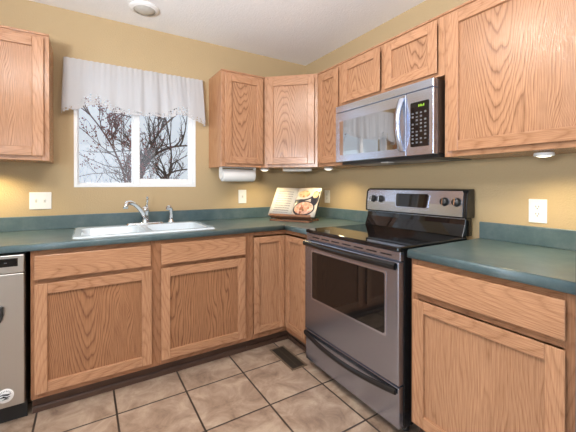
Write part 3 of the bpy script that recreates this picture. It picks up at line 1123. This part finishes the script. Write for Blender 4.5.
MB().tube([(0.009, 0, -0.066), (0.303, 0, -0.066)], 0.010, 10).build('roller', M_WHITE, t)

# ---------------------------------------------------------------- cookbook on its stand


def page_text():
    m, n, b = new_mat('printed_text_page')
    uv = n.nodes.new('ShaderNodeUVMap')
    sp = n.nodes.new('ShaderNodeSeparateXYZ')
    n.links.new(uv.outputs[0], sp.inputs[0])
    ln = math_node(n, 'FRACT', math_node(n, 'MULTIPLY', sp.outputs[1], 12))
    on = math_node(n, 'LESS_THAN', ln, 0.42)
    nz = n.nodes.new('ShaderNodeTexNoise')
    nz.noise_dimensions = '2D'
    nz.inputs['Scale'].default_value = 1
    c = n.nodes.new('ShaderNodeCombineXYZ')
    n.links.new(math_node(n, 'MULTIPLY', sp.outputs[0], 60), c.inputs[0])
    n.links.new(math_node(n, 'FLOOR', math_node(n, 'MULTIPLY', sp.outputs[1], 12)), c.inputs[1])
    n.links.new(c.outputs[0], nz.inputs['Vector'])
    on = math_node(n, 'MULTIPLY', on, math_node(n, 'GREATER_THAN', nz.outputs['Fac'], 0.42))
    for a, s_, lim in ((0, 'GREATER_THAN', 0.17), (0, 'LESS_THAN', 0.84), (1, 'GREATER_THAN', 0.10), (1, 'LESS_THAN', 0.88)):
        on = math_node(n, 'MULTIPLY', on, math_node(n, s_, sp.outputs[a], lim))
    mx = n.nodes.new('ShaderNodeMix')
    mx.data_type = 'RGBA'
    mx.inputs[6].default_value = (0.47, 0.44, 0.40, 1)
    mx.inputs[7].default_value = (0.16, 0.15, 0.14, 1)
    n.links.new(on, mx.inputs[0])
    n.links.new(mx.outputs[2], b.inputs['Base Color'])
    b.inputs['Roughness'].default_value = 0.45
    return m


def page_photo():
    m, n, b = new_mat('printed_food_photo')
    uv = n.nodes.new('ShaderNodeUVMap')
    sp = n.nodes.new('ShaderNodeSeparateXYZ')
    n.links.new(uv.outputs[0], sp.inputs[0])
    u, v = sp.outputs[0], sp.outputs[1]
    vo = n.nodes.new('ShaderNodeTexVoronoi')
    vo.inputs['Scale'].default_value = 13
    n.links.new(uv.outputs[0], vo.inputs['Vector'])
    pasta = ramp(n, [(0.0, (0.75, 0.50, 0.34)), (0.35, (0.62, 0.27, 0.16)), (0.6, (0.80, 0.62, 0.48)), (0.8, (0.42, 0.09, 0.05)), (1.0, (0.15, 0.12, 0.05))])
    n.links.new(vo.outputs['Color'], pasta.inputs[0])
    gold = ramp(n, [(0.0, (0.70, 0.45, 0.16)), (0.5, (0.78, 0.58, 0.32)), (0.8, (0.45, 0.18, 0.05)), (1.0, (0.8, 0.7, 0.5))])
    n.links.new(vo.outputs['Color'], gold.inputs[0])
    col = None

    def ell(cu, cv, ru, rv):
        a = math_node(n, 'DIVIDE', math_node(n, 'SUBTRACT', u, cu), ru)
        c = math_node(n, 'DIVIDE', math_node(n, 'SUBTRACT', v, cv), rv)
        return math_node(n, 'LESS_THAN', math_node(n, 'ADD', math_node(n, 'MULTIPLY', a, a), math_node(n, 'MULTIPLY', c, c)), 1.0)

    def over(base, top, mask):
        mx = n.nodes.new('ShaderNodeMix')
        mx.data_type = 'RGBA'
        n.links.new(mask, mx.inputs[0])
        for i_, s_ in ((6, base), (7, top)):
            if isinstance(s_, tuple):
                mx.inputs[i_].default_value = (*s_, 1)
            else:
                n.links.new(s_, mx.inputs[i_])
        return mx.outputs[2]
    base = (0.63, 0.55, 0.46)
    dark = (0.022, 0.020, 0.028)
    band = math_node(n, 'MULTIPLY', math_node(n, 'LESS_THAN', math_node(n, 'ABSOLUTE', math_node(n, 'SUBTRACT', v, math_node(n, 'ADD', 0.52, math_node(n, 'MULTIPLY', math_node(n, 'MULTIPLY', u, u), 0.32)))), 0.055), math_node(n, 'LESS_THAN', u, 2.0))
    c = over(base, dark, band)
    c = over(c, dark, ell(0.84, 0.62, 0.16, 0.26))
    c = over(c, (0.66, 0.60, 0.52), ell(0.34, 0.79, 0.40, 0.20))
    c = over(c, gold.outputs[0], ell(0.32, 0.78, 0.27, 0.13))
    c = over(c, gold.outputs[0], ell(0.83, 0.74, 0.11, 0.11))
    c = over(c, dark, ell(0.46, 0.27, 0.46, 0.255))
    c = over(c, pasta.outputs[0], ell(0.47, 0.28, 0.40, 0.215))
    n.links.new(c, b.inputs['Base Color'])
    b.inputs['Roughness'].default_value = 0.35
    return m


M_STAND = oak('dark_stand_wood', (0.30, 0.15, 0.09), (0.16, 0.07, 0.04), contrast=0.5)
STH = math.radians(-60)
stand_loc = (-0.462, -0.455, CZ1 + 0.0006)
t = thing('book_stand', 'dark wooden stand holding the open cookbook in the counter corner', 'book stand', stand_loc, STH)
LEAN = math.radians(35)
MB().box((-0.185, -0.045, 0.0), (0.185, -0.025, 0.016), 0).box((-0.185, 0.130, 0.0), (0.185, 0.150, 0.016), 0).box((-0.17, -0.025, 0.0), (-0.15, 0.130, 0.014), 1).box((0.15, -0.025, 0.0), (0.17, 0.130, 0.014), 1).build('base', M_STAND, t, bevel=0.002)
o = MB().box((-0.19, -0.032, -0.010), (0.19, 0.012, 0.002), 0).box((-0.19, -0.038, -0.010), (0.19, -0.032, 0.010), 0).build('ledge', M_STAND, t, bevel=0.002)
o.location = (0, -0.012, 0.032)
o.rotation_euler = (-LEAN, 0, 0)
o = MB().box((-0.18, 0.004, 0.0), (-0.15, 0.012, 0.22), 2).box((0.15, 0.004, 0.0), (0.18, 0.012, 0.22), 2).box((-0.15, 0.004, 0.18), (0.15, 0.012, 0.21), 0).box((-0.015, 0.004, 0.0), (0.015, 0.012, 0.18), 2).build('back_rest', M_STAND, t, bevel=0.002)
o.location = (0, -0.012, 0.032)
o.rotation_euler = (-LEAN, 0, 0)
MB().tube([(0, 0.118, 0.185), (0, 0.140, 0.014)], 0.006, 8).build('prop', M_STAND, t)

rot = Matrix.Rotation(STH, 4, 'Z')
bk = thing('cookbook', 'open cookbook showing a recipe page and food photographs', 'book',
           Vector(stand_loc) + rot @ Vector((0, -0.014, 0.036)))
bk.rotation_euler = (Matrix.Rotation(STH, 4, 'Z') @ Matrix.Rotation(-LEAN, 4, 'X')).to_euler()
HB = 0.288
MB().box((-0.222, -0.001, 0.0), (0.222, 0.003, HB)).build('cover', M_INK, bk, bevel=0.001)


def page_block(sign, name, mat):
    n_, nz_ = 14, 4

    def yy(s_):
        return -0.004 - 0.014 * math.sin(min(1.0, s_ * 1.25) * PI * 0.5) * (1 - 0.25 * s_) * (1.0 if s_ > 0.001 else 0)
    rows = []
    for j in range(nz_ + 1):
        z = 0.004 + (HB - 0.008) * j / nz_
        r = [(sign * 0.215 * (i_ / n_), yy(i_ / n_), z) for i_ in range(n_ + 1)]
        if sign < 0:
            r.reverse()
        rows.append(r)
    b = MB()
    b.grid(rows)
    o = b.build(name, [mat], bk, recalc=False)
    s = o.modifiers.new('thickness', 'SOLIDIFY')
    s.thickness = 0.0006
    # the leaves beneath
    prof_ = [(sign * 0.213 * (i_ / n_), yy(i_ / n_) + 0.0012) for i_ in range(n_ + 1)] + [(sign * 0.213, -0.0012), (0, -0.0012)]
    MB().prism(prof_, 2, 0.005, HB - 0.005).build('leaves', M_IVORY, o)


page_block(-1, 'text_page', page_text())
page_block(1, 'photo_page', page_photo())

# ---------------------------------------------------------------- valance
VX0, VX1, VY = -2.040, -1.085, -0.065
vt = thing('window_valance', 'sheer white scalloped valance with eyelet lace above the sink window', 'curtain', (0, 0, 0))


def lerp_tab(tab, s):
    for (a, va), (c, vc) in zip(tab, tab[1:]):
        if s <= c:
            k = (s - a) / (c - a)
            k = k * k * (3 - 2 * k)
            return va + (vc - va) * k
    return tab[-1][1]


# lower edge of the solid cloth and of the lace along the valance, by x
EDGE = [(-2.06, 1.735), (-1.995, 1.755), (-1.965, 1.765), (-1.915, 1.83), (-1.865, 1.862), (-1.80, 1.845), (-1.74, 1.795), (-1.66, 1.775), (-1.56, 1.765),
        (-1.48, 1.765), (-1.40, 1.775), (-1.345, 1.80), (-1.28, 1.845), (-1.22, 1.845), (-1.17, 1.80), (-1.12, 1.765), (-1.05, 1.745)]
LACE = [(-2.06, 1.705), (-1.995, 1.725), (-1.955, 1.735), (-1.915, 1.755), (-1.865, 1.775), (-1.80, 1.765), (-1.74, 1.735), (-1.66, 1.730), (-1.56, 1.735),
        (-1.48, 1.735), (-1.40, 1.742), (-1.345, 1.745), (-1.28, 1.77), (-1.22, 1.77), (-1.17, 1.745), (-1.12, 1.728), (-1.05, 1.705)]
ZT = 2.085
NC = 150


def val_xy(s, k):
    """s 0..1 along the cloth incl. the two returns, k 0 (top) .. 1 (bottom)"""
    ret = 0.06
    L = (VX1 - VX0) + 2 * ret
    d = s * L
    flare = 0.022 * k
    if d < ret:
        x, y = VX0 - flare * 0.6, -0.004 + (VY + 0.004) * d / ret
    elif d > L - ret:
        x, y = VX1 + flare, VY + (-0.004 - VY) * (d - (L - ret)) / ret
    else:
        q = (d - ret) / (VX1 - VX0)
        x = VX0 - flare * 0.6 + (VX1 - VX0 + flare * 1.6) * q
        env = min(1, q * 8, (1 - q) * 8)
        w = (math.sin(q * 61) * 0.6 + math.sin(q * 37 + 1.3) * 0.6 + math.sin(q * 97 + 0.5) * 0.25)
        deep = 0.5 + 0.9 * math.exp(-((q - 0.60) / 0.13) ** 2)
        y = VY + env * (0.0022 * math.sin(q * 170) * (1 - k) + 0.011 * w * deep * (0.35 + 0.65 * k)) - 0.012 * k
    return x, y


rows_c, rows_l = [], []
NR = 12
for r in range(NR + 1):
    row = []
    for j in range(NC + 1):
        s_ = j / NC
        k = r / NR
        x, y = val_xy(s_, k)
        ze = lerp_tab(EDGE, x)
        zt = ZT + 0.0015 * math.sin(s_ * 190)
        row.append((x, y, zt + (ze - zt) * k))
    rows_c.append(row)
for r in range(4):
    row = []
    for j in range(NC + 1):
        s_ = j / NC
        x, y = val_xy(s_, 1.0)
        ze, zl = lerp_tab(EDGE, x), lerp_tab(LACE, x) + 0.004 * abs(math.sin(s_ * 130))
        row.append((x, y - 0.001, ze + (zl - ze) * r / 3))
    rows_l.append(row)
MB().grid(rows_c).build('cloth', M_CLOTH, vt)
MB().grid(rows_l).build('lace_trim', M_LACE, vt)
rd = [(VX0 + 0.01, -0.002, ZT - 0.02), (VX0 + 0.012, -0.035, ZT - 0.02), (VX0 + 0.03, -0.052, ZT - 0.02), (VX1 - 0.03, -0.052, ZT - 0.02), (VX1 - 0.012, -0.035, ZT - 0.02), (VX1 - 0.01, -0.002, ZT - 0.02)]
MB().tube(rd, 0.004, 8).build('curtain_rod', M_WHITE, vt)

# ---------------------------------------------------------------- ceiling fixtures
t = thing('recessed_light', 'round recessed ceiling light with white trim above the sink window', 'light', (-1.565, -0.300, ZC))
MB().lathe([(0.070, -0.016), (0.078, -0.012), (0.095, -0.008), (0.098, 0), (0.070, 0), (0.066, -0.008)], seg=36).build('trim_ring', M_WHITE, t)
MB().lathe([(0.070, -0.011), (0.055, -0.020), (0.03, -0.026), (0, -0.028)], seg=36).build('lens', M_LENS, t)
for loc, lab in (((-1.50, -1.66, ZC), 'round flush ceiling lamp over the middle of the kitchen'), ((-2.30, -2.12, ZC), 'round flush ceiling lamp over the floor in front of the dishwasher')):
    t = thing('ceiling_lamp', lab, 'lamp', loc)
    MB().lathe([(0, -0.001), (0.15, -0.001), (0.155, -0.02), (0.14, -0.03), (0, -0.03)], seg=32).build('base_ring', M_WHITE, t)
    MB().lathe([(0.138, -0.031), (0.12, -0.06), (0.08, -0.085), (0.04, -0.095), (0, -0.097)], seg=32).build('lamp_dome', M_LAMP, t)

# ---------------------------------------------------------------- floor register
t = thing('floor_vent', 'brown metal floor register set in the tiles before the inside corner', 'vent', (-0.708, -0.792, 0.0005), 0)
fw_, fl_ = 0.062, 0.158
MB().box((-fw_, -fl_, 0), (-fw_ + 0.014, fl_, 0.004)).box((fw_ - 0.014, -fl_, 0), (fw_, fl_, 0.004)).box((-fw_ + 0.014, -fl_, 0), (fw_ - 0.014, -fl_ + 0.014, 0.004)).box((-fw_ + 0.014, fl_ - 0.014, 0), (fw_ - 0.014, fl_, 0.004)).build('flange', M_BRONZEF, t, bevel=0.0015)
b = MB()
for k in range(22):
    y = -fl_ + 0.018 + k * (2 * fl_ - 0.036) / 21
    b.box((-fw_ + 0.014, y - 0.0025, 0.0005), (fw_ - 0.014, y + 0.0025, 0.003))
b.box((-0.003, -fl_ + 0.014, 0.0005), (0.003, fl_ - 0.014, 0.0034))
b.build('louvre_grille', M_BRONZE, t)
MB().box((-fw_ + 0.014, -fl_ + 0.014, 0.0), (fw_ - 0.014, fl_ - 0.014, 0.0004)).build('duct_shadow', M_INK, t)

# ---------------------------------------------------------------- outside the window
gr = MB().box((-14, 0.4, -1.0), (14, 24, -0.6)).build('ground_snow', M_SNOW)
structure(gr)


BERRY = [0.5, 0.01]


def branch(b, berries, p, d, length, r, depth, spread, rng, up=0.25):
    pts, rad = [p.copy()], [r]
    n_ = 6
    cur, dirn = p.copy(), d.normalized()
    kids = []
    for i_ in range(n_):
        dirn = (dirn + Vector((rng.uniform(-1, 1), rng.uniform(-0.5, 0.5), rng.uniform(-1, 1) + up)) * 0.16).normalized()
        cur = cur + dirn * length / n_
        if cur.y < 0.35:
            cur.y = 0.35
        pts.append(cur.copy())
        rad.append(r * (1 - 0.72 * (i_ + 1) / n_))
        kids.append((cur.copy(), dirn.copy()))
    b.tube(pts, rad, 5)
    if depth <= 1:
        for q, _ in kids[1:]:
            if rng.random() < BERRY[0]:
                for _k in range(rng.choice((1, 2))):
                    berries.ball(q + Vector((rng.uniform(-1, 1), rng.uniform(-0.6, 0.6), rng.uniform(-1, 0.6))) * 0.018, rng.uniform(0.5, 1.0) * BERRY[1], 5)
    if depth > 0:
        for q, dd in kids:
            if rng.random() < 0.72:
                nd = (dd + Vector((rng.uniform(-1, 1), rng.uniform(-0.35, 0.35), rng.uniform(-0.7, 1))) * spread).normalized()
                branch(b, berries, q, nd, length * rng.uniform(0.40, 0.62), r * 0.50, depth - 1, spread, rng, up)


def tree(label, seeds, stems, mat, name='berry_tree'):
    t = thing(name, label, 'tree', (stems[0][0][0][0], stems[0][0][0][1], -0.6))
    b, be = MB(), MB()
    rng = random.Random(seeds)
    base = Vector(t.location)
    for pts, r, depth, sub in stems:
        P = [Vector(p) - base for p in pts]
        n_ = len(P)
        sm_ = []
        for i_ in range(n_ - 1):
            p0, p1, p2, p3 = P[max(i_ - 1, 0)], P[i_], P[i_ + 1], P[min(i_ + 2, n_ - 1)]
            for k in range(5):
                s_ = k / 5
                sm_.append(0.5 * ((2 * p1) + (p2 - p0) * s_ + (2 * p0 - 5 * p1 + 4 * p2 - p3) * s_ * s_ + (3 * p1 - p0 - 3 * p2 + p3) * s_ ** 3))
        sm_.append(P[-1])
        m_ = len(sm_)
        b.tube(sm_, [r * (1 - 0.7 * i_ / (m_ - 1)) for i_ in range(m_)], 6)
        for i_ in range(2, m_):
            if sm_[i_].z + base.z > 0.9 and rng.random() < sub:
                dd = (sm_[i_] - sm_[i_ - 1]).normalized()
                nd = (dd * 0.8 + Vector((rng.uniform(-1, 1), rng.uniform(-0.4, 0.4), rng.uniform(-0.4, 1)))).normalized()
                lb = BranchProxy(b, base)
                branch(lb, BranchProxy(be, base), sm_[i_] + base, nd, rng.uniform(0.22, 0.48), r * 0.42, depth, 0.8, rng)
    b.build('branches', mat, t)
    if len(be.bm.verts):
        o = be.build('berries', M_BERRY, t)
        o['kind'] = 'stuff'
    return t


class BranchProxy:
    def __init__(self, b, base):
        self.b, self.base = b, base

    def tube(self, pts, rad, seg):
        self.b.tube([p - self.base for p in pts], rad, seg)

    def ball(self, c, r, seg):
        self.b.ball(c - self.base, r, seg)


Y1 = 1.0
BERRY[:] = [0.36, 0.009]
tree('reddish budding shrub outside the left window pane', 5, [
    ([(-1.50, 1.05, -0.6), (-1.53, 1.0, 0.5), (-1.56, 1.0, 1.2), (-1.66, 1.0, 1.55), (-1.80, 1.0, 1.80), (-1.97, 1.0, 2.02)], 0.016, 2, 0.75),
    ([(-1.49, 1.1, -0.6), (-1.50, 1.05, 0.8), (-1.55, 1.05, 1.35), (-1.60, 1.05, 1.70), (-1.58, 1.05, 2.1)], 0.009, 1, 0.5),
    ([(-1.46, 1.1, -0.6), (-1.45, 1.1, 0.9), (-1.50, 1.1, 1.34), (-1.75, 1.1, 1.42), (-2.08, 1.15, 1.58)], 0.008, 1, 0.25),
    ([(-1.46, 1.0, -0.6), (-1.44, 1.0, 0.8), (-1.58, 1.0, 1.28), (-1.82, 1.0, 1.33), (-2.05, 1.0, 1.27)], 0.007, 1, 0.25),
], M_TWIG, 'budding_shrub')
BERRY[:] = [0.10, 0.007]
tree('tangled dark bare tree outside the right window pane', 11, [
    ([(-1.34, 2.15, -0.6), (-1.39, 2.10, 0.48), (-1.35, 2.10, 1.20), (-1.18, 2.10, 1.56), (-0.89, 2.10, 1.75), (-0.58, 2.10, 1.80)], 0.035, 2, 0.7),
    ([(-1.26, 2.05, -0.6), (-1.32, 2.00, 0.60), (-1.30, 2.00, 1.14), (-1.22, 2.00, 1.56), (-1.03, 2.00, 1.98), (-0.81, 2.00, 2.22)], 0.030, 2, 0.75),
    ([(-1.18, 2.10, -0.6), (-1.23, 2.10, 0.60), (-1.15, 2.10, 1.10), (-0.88, 2.10, 1.39), (-0.52, 2.10, 1.46)], 0.030, 2, 0.75),
    ([(-1.38, 2.05, -0.6), (-1.37, 2.00, 0.60), (-1.34, 2.00, 1.32), (-1.32, 2.00, 1.74), (-1.42, 2.00, 2.28)], 0.020, 2, 0.6),
    ([(-1.10, 2.25, -0.6), (-1.06, 2.20, 0.60), (-0.94, 2.20, 1.14), (-0.85, 2.20, 1.61), (-0.92, 2.20, 2.15)], 0.024, 2, 0.7),
    ([(-0.88, 2.15, -0.6), (-0.80, 2.10, 0.72), (-0.91, 2.10, 1.26), (-1.18, 2.10, 1.58), (-1.39, 2.10, 1.68)], 0.020, 2, 0.6),
], M_BARK, 'bare_tree')
BERRY[:] = [0.0, 0.005]
tree('low frosted shrub outside under the left window pane', 21, [
    ([(-2.0, 3.2, -0.6), (-2.02, 3.2, 0.5), (-1.98, 3.2, 1.1), (-2.05, 3.2, 1.32)], 0.008, 2, 0.8),
    ([(-1.8, 3.3, -0.6), (-1.78, 3.3, 0.5), (-1.82, 3.3, 1.1), (-1.75, 3.3, 1.36)], 0.008, 2, 0.8),
    ([(-1.6, 3.2, -0.6), (-1.58, 3.2, 0.5), (-1.62, 3.2, 1.1), (-1.55, 3.2, 1.32)], 0.008, 2, 0.8),
], M_FENCE, 'frosted_shrub')
